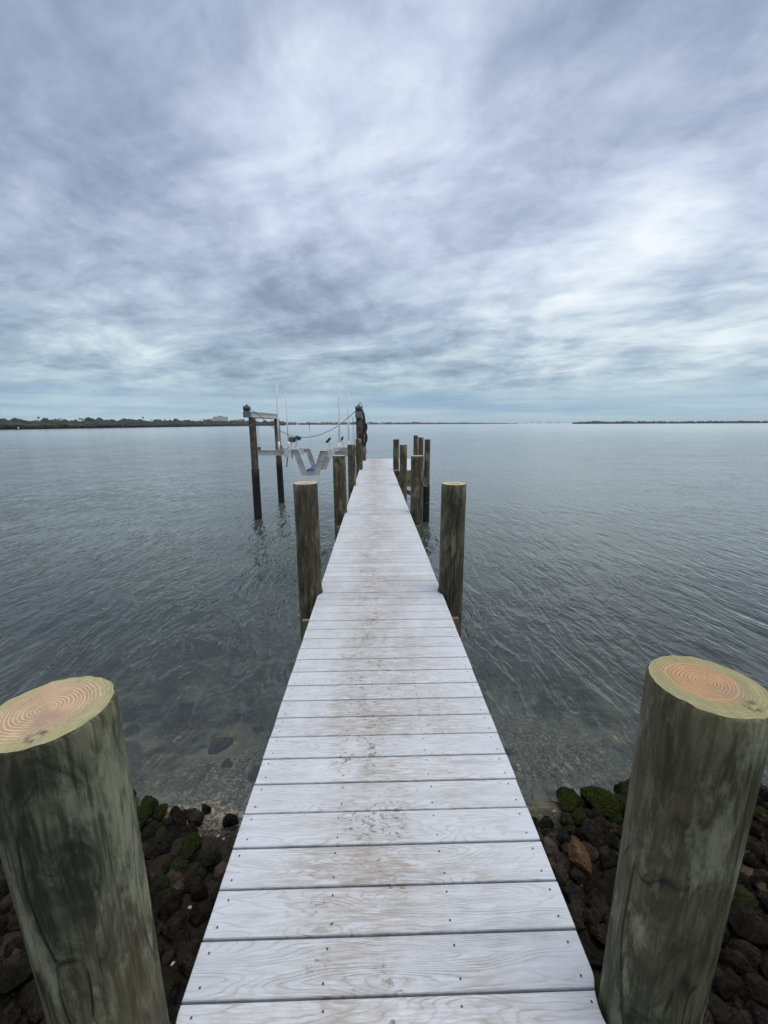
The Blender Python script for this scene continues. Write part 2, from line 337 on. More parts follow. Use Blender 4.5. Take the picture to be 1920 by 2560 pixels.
m = bpy.data.materials.new('bay_water'); m.use_nodes = True; t = NT(m.node_tree); t.n.clear()
pos = t.new('ShaderNodeNewGeometry').outputs['Position']; x, y, z = t.sep(pos)
wd = t.vmath('MULTIPLY', t.vmath('SUBTRACT', t.noise(pos, .35, 2, out=1), (.5, .5, .5)), (1.2, 1.2, 0))
pw = t.vmath('ADD', pos, wd)
wa = t.noise(t.mapv(pw, rot=(0, 0, R(-12)), scale=(1, .30, 1)), 4.6, 2.5, .5)
wb = t.noise(t.mapv(pw, rot=(0, 0, R(22)), scale=(1, .34, 1)), 2.6, 2.5, .5)
wc = t.noise(t.mapv(pos, loc=(5, 2, 0)), 8.0, 2, .5)
wl = t.noise(t.mapv(pos, scale=(1, .6, 1)), .35, 2, .5)
cal = t.mrange(t.noise(t.mapv(pos, loc=(0, 4, 0), scale=(.7, 1, 1)), .16, 3, .55), .35, .65, .6, 1.15)
hgt = t.math('ADD', t.math('MULTIPLY', wa, .048), t.math('ADD', t.math('MULTIPLY', wb, .074), t.math('ADD', t.math('MULTIPLY', wc, .011), t.math('MULTIPLY', wl, .02))))
rdg = t.math('POWER', t.math('SUBTRACT', 1.0, t.math('MULTIPLY', t.math('ABSOLUTE', t.math('SUBTRACT', wa, .5)), 4.0), clamp=True), 2.0)
hgt = t.math('ADD', hgt, t.math('MULTIPLY', rdg, .015))
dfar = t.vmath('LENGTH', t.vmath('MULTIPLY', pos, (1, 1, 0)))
hgt = t.math('MULTIPLY', t.math('MULTIPLY', hgt, cal), t.mrange(t.math('LOGARITHM', dfar, 10.0), 1.75, 2.7, 1.0, .25, True))
bn = t.new('ShaderNodeBump'); bn.inputs['Strength'].default_value = 1; bn.inputs['Distance'].default_value = 1.0; t.put(bn.inputs['Height'], hgt)
fr = t.new('ShaderNodeFresnel'); fr.inputs[0].default_value = 1.7; t.l.new(bn.outputs[0], fr.inputs[1])
gl = t.new('ShaderNodeBsdfGlossy'); t.put(gl.inputs['Roughness'], t.mrange(t.math('LOGARITHM', dfar, 10.0), 1.1, 2.4, .03, .16)); gl.inputs['Color'].default_value = (1, 1, .985, 1); t.l.new(bn.outputs[0], gl.inputs['Normal'])
df = t.new('ShaderNodeBsdfDiffuse')
t.put(df.inputs[0], t.mix(t.mrange(t.math('LOGARITHM', dfar, 10.0), .9, 1.75, 0, 1, True), t.ramp(t.noise(pos, .5, 4, .6), [(.35, (.016, .026, .017)), (.65, (.036, .050, .033))]), (.125, .138, .142)))  # paler offshore: brightness of reflected sky put into the diffuse colour
tr = t.new('ShaderNodeBsdfTransparent'); tr.inputs[0].default_value = (.80, .88, .86, 1)
turb = t.math('ADD', t.mrange(y, 2.8, 9.5, .0, 1.0), t.math('MULTIPLY', t.math('SUBTRACT', t.noise(pos, 1.1, 4, .6), .5), .25), clamp=True)
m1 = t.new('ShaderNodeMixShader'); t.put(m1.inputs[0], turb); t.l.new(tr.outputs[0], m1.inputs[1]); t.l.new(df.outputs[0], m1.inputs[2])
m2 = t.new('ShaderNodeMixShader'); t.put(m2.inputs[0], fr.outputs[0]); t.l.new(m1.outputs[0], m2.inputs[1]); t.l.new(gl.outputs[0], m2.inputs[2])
t.l.new(m2.outputs[0], t.new('ShaderNodeOutputMaterial').inputs[0]); M_water = m
bm = bmesh.new()
vv = [bm.verts.new(p) for p in ((-9000, -.5, WZ), (9000, -.5, WZ), (9000, 14000, WZ), (-9000, 14000, WZ))]; bm.faces.new(vv)
wo = obj('water', bm, M_water); wo['kind'] = 'structure'

# ------------------------------------------------------------------ pier
pier = empty('pier', 'long narrow pier with white deck boards and round pilings running out over the bay', 'pier', (0, 0, 0))
HW = .608
PR = [(-.722, .742, .1175, 1.04), (.712, .785, .1175, 1.04), (-.690, 3.72, .112, 1.085), (.700, 3.70, .116, 1.072),
      (-.695, 7.38, .118, 1.06), (.735, 7.33, .116, 1.05), (-.665, 10.78, .102, 1.09), (.722, 10.80, .098, 1.08),
      (-.620, 14.56, .107, 1.10), (.722, 14.48, .105, 1.085), (-.585, 18.85, .100, 1.09)]
PLAT = [(1.815, 14.28, .102, 1.085), (1.865, 16.75, .108, 1.08), (1.885, 19.05, .104, 1.09)]
def edge(s, y, x0):
    e = x0
    for (px, py, pr, _) in PR:
        rr = pr + .010
        if px*s > 0 and abs(y-py) < rr: e = min(e, abs(px) - math.sqrt(rr*rr-(y-py)**2))
    return s*e
def board(bm, y0, y1, xl, xr, z0=-.026, z1=0.0, notch=True):
    jig = random.uniform(-.0015, .0015); xl += jig; xr += jig; dz = random.uniform(-.0012, .0012); z1 += dz
    near = notch and any(y0-.13 < p[1] < y1+.13 for p in PR)
    N = 8 if near else 1
    bv = .005
    rows = []
    for (dyy, zz, ins) in ((0, z0, 0), (0, z1-bv, 0), (bv*.3, z1-bv*.3, bv*.3), (bv, z1, bv)):
        L_, R_ = [], []
        for k in range(N+1):
            yy = y0+dyy + (y1-y0-2*dyy)*k/N
            a = edge(-1, yy, -xl) if near else xl
            c_ = edge(1, yy, xr) if near and xr < .7 else xr
            L_.append(bm.verts.new((a+ins, yy, zz))); R_.append(bm.verts.new((c_-ins, yy, zz)))
        rows.append(R_ + L_[::-1])
    n = len(rows[0])
    for a, c_ in zip(rows, rows[1:]):
        for k in range(n): bm.faces.new((a[k], a[(k+1) % n], c_[(k+1) % n], c_[k]))
    top = rows[-1]; half = N+1
    for k in range(N): bm.faces.new((top[k], top[k+1], top[n-2-k], top[n-1-k]))
    bot = rows[0]
    for k in range(N): bm.faces.new((bot[n-1-k], bot[n-2-k], bot[k+1], bot[k]))
def screws(bm, xsx, ya, yb):
    for xx in xsx:
        for yy in (ya, yb):
            cx, cy = xx+random.uniform(-.006, .006), yy+random.uniform(-.004, .004)
            vs_ = [bm.verts.new((cx+.0034*math.cos(k*math.pi/4), cy+.0034*math.sin(k*math.pi/4), .0017)) for k in range(8)]
            f = bm.faces.new(vs_); f.material_index = 1
bm = bmesh.new(); k = -20
while Y0 + k*PITCH < 14.36:
    a = Y0 + k*PITCH + .0034; c_ = a + PITCH - .0068
    board(bm, a, c_, -HW, HW); screws(bm, (-.567, -.20, .20, .567), a+.028, c_-.028); k += 1
deck = obj('decking', bm, [M_deck, M_screw], pier)
deck['label'] = 'pale white deck boards of the narrow walkway with dirty middle'
bm = bmesh.new()
while Y0 + k*PITCH < 19.10:
    a = Y0 + k*PITCH + .0034; c_ = a + PITCH - .0068
    board(bm, a, c_, -HW+.02, 1.72); screws(bm, (-.55, -.20, .20, .567, .95, 1.3, 1.67), a+.028, c_-.028); k += 1
plat = obj('platform_decking', bm, [M_deck, M_screw], pier); plat['label'] = 'white boards of the wider platform at the far end'
for xx in (-.52, -.02, .48):
    bm = bmesh.new(); box(bm, xx, xx+.045, -2.0, 14.30, -.225, -.030); finish(bm); obj('stringer', bm, M_lum_y, pier)
for xx in (-.50, .0, .52, 1.05, 1.62):
    bm = bmesh.new(); box(bm, xx, xx+.045, 14.42, 19.05, -.225, -.030); finish(bm); obj('stringer', bm, M_lum_y, pier)
bents = [(-.722, .712, .765, .1175), (-.69, .70, 3.71, .114), (-.695, .735, 7.355, .117), (-.665, .722, 10.79, .10), (-.62, .722, 14.52, .106), (-.585, .70, 18.85, .10)]
for (xa, xb, yy, pr) in bents:
    for s in (-1, 1):
        yc = yy + s*(pr+.027); bm = bmesh.new()
        x1_ = xb+pr*.95 if yy < 14 else 1.80
        box(bm, xa-pr*.55*(1 if yy > 2 else -1), xb+pr*.55*(1 if yy > 2 else -1) if yy < 14 else (1.62 if s < 0 and yy < 15 else 1.75), yc-.022, yc+.022, -.445, -.228, .003); finish(bm); obj('cross_beam', bm, M_lum_x, pier)
def piling(px, py, pr, top, mpile, mend, bottom=-3.2, seg=40, lab=None, name='piling', parent=pier, wrap=None, bolts=(), lean=(0, 0), taper=.003):
    sd_ = px*13.1+py*7.7
    zs = [bottom] + [bottom + (top-bottom)*i/46 for i in range(1, 46)] + [top-.008, top]
    bm = bmesh.new(); rings = []
    for zz in zs:
        ring = []
        for q in range(seg):
            a = 2*math.pi*q/seg; ca, sa = math.cos(a), math.sin(a)
            rr = pr*(1+.018*noise.noise(Vector((ca*.9+sd_, sa*.9, zz*.8))) + .008*noise.noise(Vector((ca*3+sd_, sa*3, zz*2.2)))) + (top-zz)*taper
            if zz == top: rr -= .005 + .002*noise.noise(Vector((ca*6, sa*6, sd_)))
            zj = (.003*noise.noise(Vector((ca*5+sd_, sa*5, 1)))) if zz >= top-.01 else 0
            ring.append(bm.verts.new((rr*ca + lean[0]*(zz-top), rr*sa + lean[1]*(zz-top), zz+zj)))
        rings.append(ring)
    for a_, b_ in zip(rings, rings[1:]):
        for q in range(seg): bm.faces.new((a_[q], a_[(q+1) % seg], b_[(q+1) % seg], b_[q]))
    bm.faces.new(rings[0][::-1])
    ends = [v.co.copy() for v in rings[-1]]
    o = obj(name, bm, mpile, parent, True); o.location = (px, py, 0)
    if lab: o['label'] = lab
    bm = bmesh.new(); cv = bm.verts.new((0, 0, 0)); prev = [cv]*seg
    for fct in (.5, 1.0):
        ring = [bm.verts.new((e.x*fct, e.y*fct, (e.z-top)*fct)) for e in ends]
        for q in range(seg):
            if fct == .5: bm.faces.new((cv, ring[q], ring[(q+1) % seg]))
            else: bm.faces.new((prev[q], ring[q], ring[(q+1) % seg], prev[(q+1) % seg]))
        prev = ring
    e = obj('end_grain', bm, mend, o, False); e.location = (0, 0, top)
    if wrap is not None:
        bm = bmesh.new(); n_ = 12
        zz = [wrap-i*(wrap-bottom)/n_ for i in range(n_+1)]
        rs_ = tube(bm, [(lean[0]*(q-top), lean[1]*(q-top), q) for q in zz], [pr*1.03+.008+(top-q)*.0030 for q in zz], 28); finish(bm)
        obj('pile_wrap', bm, M_wrap, o, True)
    for (bx, bz) in bolts:
        bm = bmesh.new(); tube(bm, [(bx, -pr*1.0-.03, bz), (bx, 0, bz)], .014, 8); finish(bm); obj('bolt', bm, M_bolt, o)
    return o
for i, (px, py, pr, top) in enumerate(PR):
    near = i < 2
    lab = {0: 'close piling at the left deck edge with knotted pinkish growth rings on its sawn top',
           1: 'close piling at the right deck edge with an orange heart on its greenish sawn top'}.get(i)
    piling(px, py, pr, top, M_pile_near if near else M_pile, (M_end_l, M_end_r)[i] if near else M_end, seg=72 if near else 32, lab=lab, taper=-.006 if near else .003)
for i, (px, py, pr, top) in enumerate(PLAT):
    piling(px, py, pr, top, M_pile, M_end, seg=24, wrap=-.52 if i == 0 else None, bolts=[(0, -.31), (0, -.58), (0, -1.18)] if i == 0 else (),
           lab='corner piling of the far platform sleeved in black below the deck' if i == 0 else None)
# fascia and cross braces under the far platform
bm = bmesh.new(); box(bm, .84, 1.72, 14.30, 14.345, -.40, -.030, .003); finish(bm); obj('fascia_board', bm, M_lum_x, pier)
bm = bmesh.new(); box(bm, 1.70, 1.745, 14.40, 19.0, -.30, -.030, .003); finish(bm); obj('fascia_board', bm, M_lum_y, pier)
def brace(xa, za, xb, zb, y, hgt=.15):
    bm = bmesh.new(); L = math.hypot(xb-xa, zb-za); a = math.atan2(zb-za, xb-xa)
    box(bm, 0, L, -.022, .022, -hgt/2, hgt/2, .003, M=Matrix.Translation((xa, y, za)) @ Matrix.Rotation(-a, 4, 'Y')); finish(bm)
    obj('brace', bm, M_lum_x, pier)
brace(.60, -.52, 1.80, -.53, 14.16, .11); brace(.60, -.62, 1.80, -1.12, 14.60, .15); brace(.6, -.72, 1.82, -.60, 18.93, .14); brace(.60, -1.14, 1.80, -1.16, 18.93, .15)

# ------------------------------------------------------------------ boat lift
lift = empty('boat_lift', 'empty aluminium boat lift with a V cradle between tall pilings left of the pier', 'boat lift', (-2.5, 16.6, WZ))
LO = lift.location
DF, DR = 15.0, 18.25
def lobj(name, bm, mt, parent=None, smooth=False):
    finish(bm); bmesh.ops.translate(bm, vec=-LO, verts=bm.verts) if parent is None else None
    return obj(name, bm, mt, parent or lift, smooth)
def lpile(px, py, pr, top, **k):
    o = piling(px, py, pr, top, M_pile_old, M_end, name='piling', parent=lift, seg=28, **k); o.location = (px-LO.x, py-LO.y, -LO.z); return o
lp = lpile(-4.482, DF, .122, 1.87, wrap=.01, bottom=-4, bolts=[(-.02, 1.74), (-.02, 1.6)], lean=(.012, 0))
lpile(-4.375, DR, .118, 1.87, wrap=.0, bottom=-4)
lpile(-.612, DF+.02, .108, 1.86, wrap=-.0, bottom=-4, bolts=[(-.01, 1.70), (-.01, 1.53), (-.01, 1.33)])
lpile(-.56, DR, .11, 1.86, wrap=-.0, bottom=-4)
def channel(xa, ya, xb, yb, z0, z1, wd_, name):
    bm = bmesh.new(); L = math.hypot(xb-xa, yb-ya); a = math.atan2(yb-ya, xb-xa)
    Mx = Matrix.Translation((xa, ya, 0)) @ Matrix.Rotation(a, 4, 'Z')
    box(bm, 0, L, -wd_/2, wd_/2, z1-.012, z1, 0, M=Mx); box(bm, 0, L, -wd_/2, wd_/2, z0, z0+.012, 0, M=Mx)
    box(bm, 0.002, L-.002, -wd_*.22, -wd_*.12, z0+.012, z1-.012, 0, M=Mx)
    for q in (.0, .92): box(bm, q*L+.01, q*L+.022, -wd_/2+.004, wd_/2-.004, z0+.012, z1-.012, 0, M=Mx)
    return lobj(name, bm, M_alu)
channel(-4.50, DF-.17, -4.375, DR+.2, 1.88, 2.07, .16, 'top_beam')
channel(-.60, DF-.17, -.56, DR+.2, 1.87, 2.06, .16, 'top_beam')
bm = bmesh.new(); tube(bm, [(-4.497+.1*math.sin(a*.7)*.0-.012, DF-.0+a, 1.865) for a in (0, 3.2)], .016, 8)
lobj('drive_shaft', bm, M_galv)
def motor(cx, cy, z):
    bm = bmesh.new(); box(bm, cx-.105, cx+.105, cy-.20, cy-.02, z-.0, z+.20, .012); box(bm, cx-.125, cx+.125, cy-.212, cy-.20, z-.01, z+.21, .003)
    for sx in (-.09, .09):
        for sz in (.02, .18): tube(bm, [(cx+sx, cy-.222, z+sz), (cx+sx, cy-.208, z+sz)], .011, 6)
    g = lobj('gearbox', bm, M_galv)
    bm = bmesh.new(); tube(bm, [(cx-.12, cy-.11, z+.31), (cx-.115, cy-.11, z+.31), (cx+.09, cy-.11, z+.31), (cx+.12, cy-.11, z+.31)], [.06, .085, .085, .05], 20)
    for k in range(7): tube(bm, [(cx-.10+k*.026, cy-.11, z+.31), (cx-.092+k*.026, cy-.11, z+.31)], .094, 20)
    box(bm, cx-.03, cx+.04, cy-.16, cy-.06, z+.385, z+.43, .008); box(bm, cx-.08, cx+.08, cy-.15, cy-.07, z+.205, z+.235, .002)
    tube(bm, [(cx-.0, cy-.11, z+.43), (cx, cy-.11, z+.46)], .014, 8)
    lobj('motor', bm, M_motor, None, False)
    bm = bmesh.new(); box(bm, cx-.07, cx+.09, cy-.19, cy-.03, z+.2, z+.206); lobj('mount_plate', bm, M_alu2)
motor(-4.60, DF-.02, 1.875); motor(-.61, DF-.02, 1.86)
# cradle beams: web between two outlines, with flanges
def offs(pts, d):
    out = []
    for i, p in enumerate(pts):
        a = Vector(pts[max(i-1, 0)]); b_ = Vector(pts[i]); c_ = Vector(pts[min(i+1, len(pts)-1)])
        d1 = (b_-a).normalized() if i else (c_-b_).normalized(); d2 = (c_-b_).normalized() if i < len(pts)-1 else d1
        n1_, n2_ = Vector((-d1.y, d1.x)), Vector((-d2.y, d2.x)); nn = (n1_+n2_).normalized()
        out.append(b_ + nn*d/max(.4, nn.dot(n1_)))
    return out
def extr(bm, A, B, y0, y1):
    """prism between polylines A and B (x,z) from y0 to y1"""
    P_ = [[bm.verts.new((p[0], yy, p[1])) for p in line] for line in (A, B) for yy in (y0, y1)]
    a0, a1, b0, b1 = P_
    for i in range(len(A)-1):
        for q in ((a0[i], a0[i+1], b0[i+1], b0[i]), (a1[i], b1[i], b1[i+1], a1[i+1]), (a0[i], a1[i], a1[i+1], a0[i+1]), (b0[i], b0[i+1], b1[i+1], b1[i])): bm.faces.new(q)
    bm.faces.new((a0[0], b0[0], b1[0], a1[0])); bm.faces.new((a0[-1], a1[-1], b1[-1], b0[-1]))
TOPL = [(-4.35, .705), (-2.84, .69), (-2.59, -.09), (-2.33, -.095), (-2.055, .67), (-.74, .64)]
BOTL = [(-4.36, .505), (-3.01, .50), (-2.775, -.27), (-2.155, -.27), (-1.875, .455), (-.745, .43)]
def cradle(yc, ox, oz):
    T = [(a+ox, c_+oz) for a, c_ in TOPL]; B = [(a+ox, c_+oz) for a, c_ in BOTL]
    bm = bmesh.new(); extr(bm, offs(T, -.012), offs(B, .012), yc-.008, yc+.008)
    extr(bm, T, offs(T, -.012), yc-.07, yc+.07); extr(bm, offs(B, .012), B, yc-.07, yc+.07)
    o = lobj('cradle_beam', bm, M_alu)
    for (xa, xb, za, zb) in ((-3.39, -3.12, .43, .725), (-1.79, -1.515, .40, .73)):
        bm = bmesh.new(); box(bm, xa+ox, xb+ox, yc-.080, yc-.060, za+oz, zb+oz, .002)
        for sx in (.03, .235):
            for sz in (.03, .25): tube(bm, [(xa+ox+sx, yc-.092, za+oz+sz), (xa+ox+sx, yc-.08, za+oz+sz)], .011, 6)
        lobj('splice_plate', bm, M_alu2)
    for (p, q) in (((-2.93, .30), (-2.735, .36)), ((-1.945, .30), (-2.15, .33))):
        bm = bmesh.new(); extr(bm, [(p[0]+ox, p[1]+oz), (q[0]+ox, q[1]+oz)], [(p[0]+ox, p[1]+oz-.012), (q[0]+ox, q[1]+oz-.012)], yc-.05, yc-.009); lobj('stiffener', bm, M_alu)
    return o
cradle(DF, 0, 0); cradle(DR, -.11, -.13)
bm = bmesh.new(); box(bm, -.022, .022, -.01, .01, -.36, 0, .004, M=Matrix.Translation((-3.27, DF-.05, .43)) @ Matrix.Rotation(R(9), 4, 'Y')); lobj('hanging_strap', bm, M_galv)
bm = bmesh.new(); box(bm, -.018, .018, -.01, .01, -.18, 0, .004, M=Matrix.Translation((-3.09, DF-.05, .55))); lobj('hanging_strap', bm, M_galv)
# keel pad
bm = bmesh.new(); y0_, y1_ = DF-.05, DR+.05
vs_ = []
for (yy, xa, xb, zz) in ((y0_, -2.60, -2.335, -.075), (y1_, -2.72, -2.45, -.205)):
    for (xx, z_) in ((xa, zz), (xb, zz), (xb, zz+.045), (xa, zz+.045)): vs_.append(bm.verts.new((xx, yy, z_)))
for q in ((0, 1, 2, 3), (7, 6, 5, 4), (0, 4, 5, 1), (1, 5, 6, 2), (2, 6, 7, 3), (3, 7, 4, 0)): bm.faces.new([vs_[i] for i in q])
o = lobj('keel_pad', bm, M_blue); o['label'] = 'bright blue carpeted board lying in the bottom of the V'
# guide poles
for (xb, xt, yy, zb, zt) in ((-3.552, -3.508, DF-.09, .60, 3.02), (-3.895, -3.89, DR-.09, .48, 2.97), (-1.345, -1.303, DF-.09, .56, 2.95), (-1.208, -1.196, DR-.09, .48, 2.92)):
    bm = bmesh.new(); tube(bm, [(xb, yy, zb+.05), ((xb+xt)/2, yy, (zb+zt)/2), (xt, yy, zt-.01), (xt, yy, zt)], [.031, .031, .031, .026], 14); g = lobj('guide_pole', bm, M_pvc, None, True)
    bm = bmesh.new(); tube(bm, [(xb, yy, zb), (xb+(xt-xb)*.15, yy, zb+.40)], .040, 14); bmesh.ops.translate(bm, vec=-LO, verts=bm.verts); finish(bm); obj('pole_sleeve', bm, M_alu2, g, True)
# guide pads on posts
def pad(cx, yy, cz, wx, hz, tilt, post, mt, depth=.35, face=None, lab=None):
    bm = bmesh.new(); box(bm, -wx/2, wx/2, 0, depth, -hz/2, hz/2, .015, M=Matrix.Translation((cx, yy, cz)) @ Matrix.Rotation(R(tilt), 4, 'Y'))
    p = lobj('guide_pad', bm, mt)
    if lab: p['label'] = lab
    if face:
        bm = bmesh.new(); box(bm, -wx/2+.025, wx/2-.025, -.006, 0, -hz/2+.02, hz/2-.02, .004, M=Matrix.Translation((cx, yy, cz)) @ Matrix.Rotation(R(tilt), 4, 'Y'))
        bmesh.ops.translate(bm, vec=-LO, verts=bm.verts); finish(bm); obj('pad_end', bm, face, p)
    for (xa, za, xb, zb) in post:
        bm = bmesh.new(); tube(bm, [(xa, yy+.05, za), (xb, yy+.05, zb)], .022, 8); tube(bm, [(xa, yy+.05, za), (xa+(xb-xa)*.35, yy+.05, za+(zb-za)*.35)], .034, 8)
        bmesh.ops.translate(bm, vec=-LO, verts=bm.verts); finish(bm); obj('pad_post', bm, M_alu2, p)
pad(-3.10, DF-.03, 1.07, .21, .17, 8, [(-3.16, .7, -3.10, 1.03)], M_navy, .3, M_galv, 'dark blue pad on a post at the left of the cradle')
pad(-2.905, DF+.12, 1.12, .17, .12, 32, [(-2.99, .7, -2.95, 1.06)], M_blue, .35, None, 'bright blue tilted pad beside the dark one')
pad(-1.77, DF+.05, 1.035, .22, .07, -48, [(-1.70, .68, -1.745, 1.0)], M_navy, .3, None, 'black pad tilted steeply at the right of the cradle')
pad(-1.52, DR+.05, .98, .19, .07, -68, [(-1.44, .5, -1.50, .93)], M_navy, .3)
bm = bmesh.new(); box(bm, -3.24, -2.90, DF-.055, DF+.3, .708, .755, .004); lobj('bracket_base', bm, M_alu2)
bm = bmesh.new(); box(bm, -1.62, -1.10, DR-.055, DR+.2, .53, .60, .004); lobj('bracket_base', bm, M_alu)
for (xx, yy, z1_) in ((-4.30, DF, 1.87), (-4.25, DR, 1.86), (-.80, DF, 1.86), (-.80, DR, 1.86)):
    bm = bmesh.new()
    for sx in (-.03, .03): tube(bm, [(xx+sx*.4-.04*(xx > -2), yy+.02, z1_), (xx+sx, yy, .80)], .005, 5)
    lobj('lift_cable', bm, M_wire)
    zz = .73 if yy == DF else .62
    bm = bmesh.new(); tube(bm, [(xx, yy-.05, zz+.03), (xx, yy+.05, zz+.03)], .055, 16); box(bm, xx-.075, xx+.075, yy-.065, yy-.052, zz-.06, zz+.08, .003); lobj('pulley', bm, M_galv)
# sagging cable
cab = [(-4.52, 2.13), (-4.34, 2.06), (-3.78, 1.57), (-3.52, 1.41), (-3.05, 1.21), (-2.64, 1.155), (-2.09, 1.23), (-1.45, 1.51), (-1.03, 1.82), (-.74, 2.07), (-.66, 2.12)]
def smooth_path(p, n=6):
    out = []
    for i in range(len(p)-1):
        p0, p1, p2, p3 = (Vector(p[max(i-1, 0)]), Vector(p[i]), Vector(p[i+1]), Vector(p[min(i+2, len(p)-1)]))
        for k in range(n):
            s = k/n; out.append(.5*((2*p1)+(p2-p0)*s+(2*p0-5*p1+4*p2-p3)*s*s+(3*p1-p0-3*p2+p3)*s**3))
    out.append(Vector(p[-1])); return out
bm = bmesh.new(); tube(bm, smooth_path([(a, DF-.10, c_) for a, c_ in cab]), .011, 6); lobj('power_cable', bm, M_cable, None, True)
# coil of cords hung on the tall piling next to the pier
coil = empty('cable_coil', 'tangled black cables and hose hung in loops on the tall lift piling beside the pier', 'cable coil', (-.44, 14.86, .5))
bm = bmesh.new(); random.seed(11)
for k in range(9):
    cx, cz = -.425+random.uniform(-.03, .03), 1.12+random.uniform(-.05, .05); ax, az = random.uniform(.05, .105), random.uniform(.20, .30); yy = 14.84+random.uniform(-.05, .05)
    pts = [(cx+ax*math.sin(a), yy+.02*math.sin(2*a+k), cz+az*math.cos(a)) for a in [2*math.pi*i/28 for i in range(29)]]
    tube(bm, pts, random.choice((.009, .011, .013)), 6)
for k in range(5):
    a = random.uniform(-.04, .04)
    tube(bm, smooth_path([(-.50+a, 14.80, 2.12), (-.44+a, 14.82, 1.95), (-.41+a, 14.84, 1.7), (-.40+a*1.3, 14.84, 1.45), (-.42+a, 14.85, 1.3)]), .012, 6)
for k in range(4):
    a = .02*k
    tube(bm, smooth_path([(-.47, 14.83, 1.55+a), (-.40+a, 14.84, 1.62), (-.375+a, 14.84, 1.45), (-.41, 14.84, 1.35-a), (-.47, 14.83, 1.5-a)]), .014, 6)
bmesh.ops.translate(bm, vec=-coil.location, verts=bm.verts); finish(bm); obj('loops', bm, M_cable, coil, True)
bm = bmesh.new(); tube(bm, smooth_path([(-.60, 14.83, 2.30), (-.55, 14.80, 2.36), (-.49, 14.80, 2.28), (-.46, 14.82, 2.1)]), .010, 6)
bmesh.ops.translate(bm, vec=-coil.location, verts=bm.verts); finish(bm); obj('loose_cord', bm, M_cable, coil, True); bm = bmesh.new(); tube(bm, smooth_path([(-.41, 14.85, .95), (-.385, 14.84, .82), (-.36, 14.84, .68), (-.34, 14.84, .62)]), .007, 6)
bmesh.ops.translate(bm, vec=-coil.location, verts=bm.verts); finish(bm); obj('loose_cord', bm, M_cable, coil, True)
bm = bmesh.new(); tube(bm, [(-.345, 14.84, .635), (-.325, 14.84, .575)], [.018, .022], 8); bmesh.ops.translate(bm, vec=-coil.location, verts=bm.verts); finish(bm)
obj('plug', bm, plain('dull_pink_plug', (.30, .20, .22), .6), coil)

# ------------------------------------------------------------------ rocks on the shore
def rock_mat(name, cols, moss=0.0, rough=.55, bd=.02, spec=.4):
    m, t, b = mat(name); oc = objcoord(t); rr = t.math('MULTIPLY', objrand(t), 30); v = t.vmath('ADD', oc, t.comb(rr, rr, rr))
    a = t.noise(v, 2.4, 6, .68); pit = t.voro(v, 7.0); pn = t.noise(v, 14, 5, .7)
    c = t.ramp(a, [(.3, cols[0]), (.5, cols[1]), (.7, cols[2])])
    c = t.mix(t.math('MULTIPLY', t.mrange(pn, .35, .5, 1, 0), .75), c, tuple(.3*q for q in cols[0]))
    c = t.mix(t.mrange(t.noise(v, 5, 2), .68, .74, 0, .5), c, tuple(min(1, q*2.2) for q in cols[2]))
    if moss:
        nz = t.sep(t.new('ShaderNodeNewGeometry').outputs['Normal'])[2]
        mk = t.mrange(t.math('ADD', t.math('MULTIPLY', nz, .55), t.math('MULTIPLY', t.noise(v, 2.0, 5, .65), .9)), .90-moss*.45, 1.08-moss*.45, 0, 1)
        mc = t.ramp(t.noise(v, 9, 5, .7), [(.36, (.007, .010, .003)), (.52, (.028, .040, .006)), (.70, (.085, .105, .016))])
        c = t.mix(mk, c, mc)
    t.put(b.inputs['Base Color'], c); t.put(b.inputs['Roughness'], t.mrange(pn, .3, .7, rough*.8, min(1, rough*1.3))); b.inputs['Specular IOR Level'].default_value = spec
    bump(t, b, t.math('ADD', t.math('MULTIPLY', pn, .8), t.math('MULTIPLY', pit, .5)), bd*4); return m
RM = {'dark': rock_mat('rock_dark', ((.006, .0055, .005), (.019, .016, .0125), (.060, .048, .036)), 0, .8, .03, .12),
      'brown': rock_mat('rock_brown', ((.011, .009, .007), (.038, .030, .021), (.105, .083, .058)), 0, .8, .03, .12),
      'grey': rock_mat('rock_grey', ((.012, .011, .009), (.032, .027, .021), (.065, .054, .042)), 0, .8, .03, .12),
      'moss': rock_mat('rock_moss', ((.008, .008, .006), (.018, .017, .012), (.035, .030, .022)), .42, .85, .02, .15),
      'fullmoss': rock_mat('rock_full_moss', ((.008, .008, .006), (.018, .017, .012), (.035, .030, .022)), .95, .95, .02, .1),
      'tan': rock_mat('rock_tan', ((.10, .055, .028), (.24, .145, .080), (.36, .25, .15)), 0, .8, .03, .2),
      'pink': rock_mat('rock_pinkish', ((.075, .055, .045), (.115, .085, .068), (.16, .125, .10)), 0, .75, .01, .2),
      'amber': rock_mat('rock_amber', ((.05, .03, .012), (.11, .065, .028), (.17, .11, .05)), 0, .6, .02)}
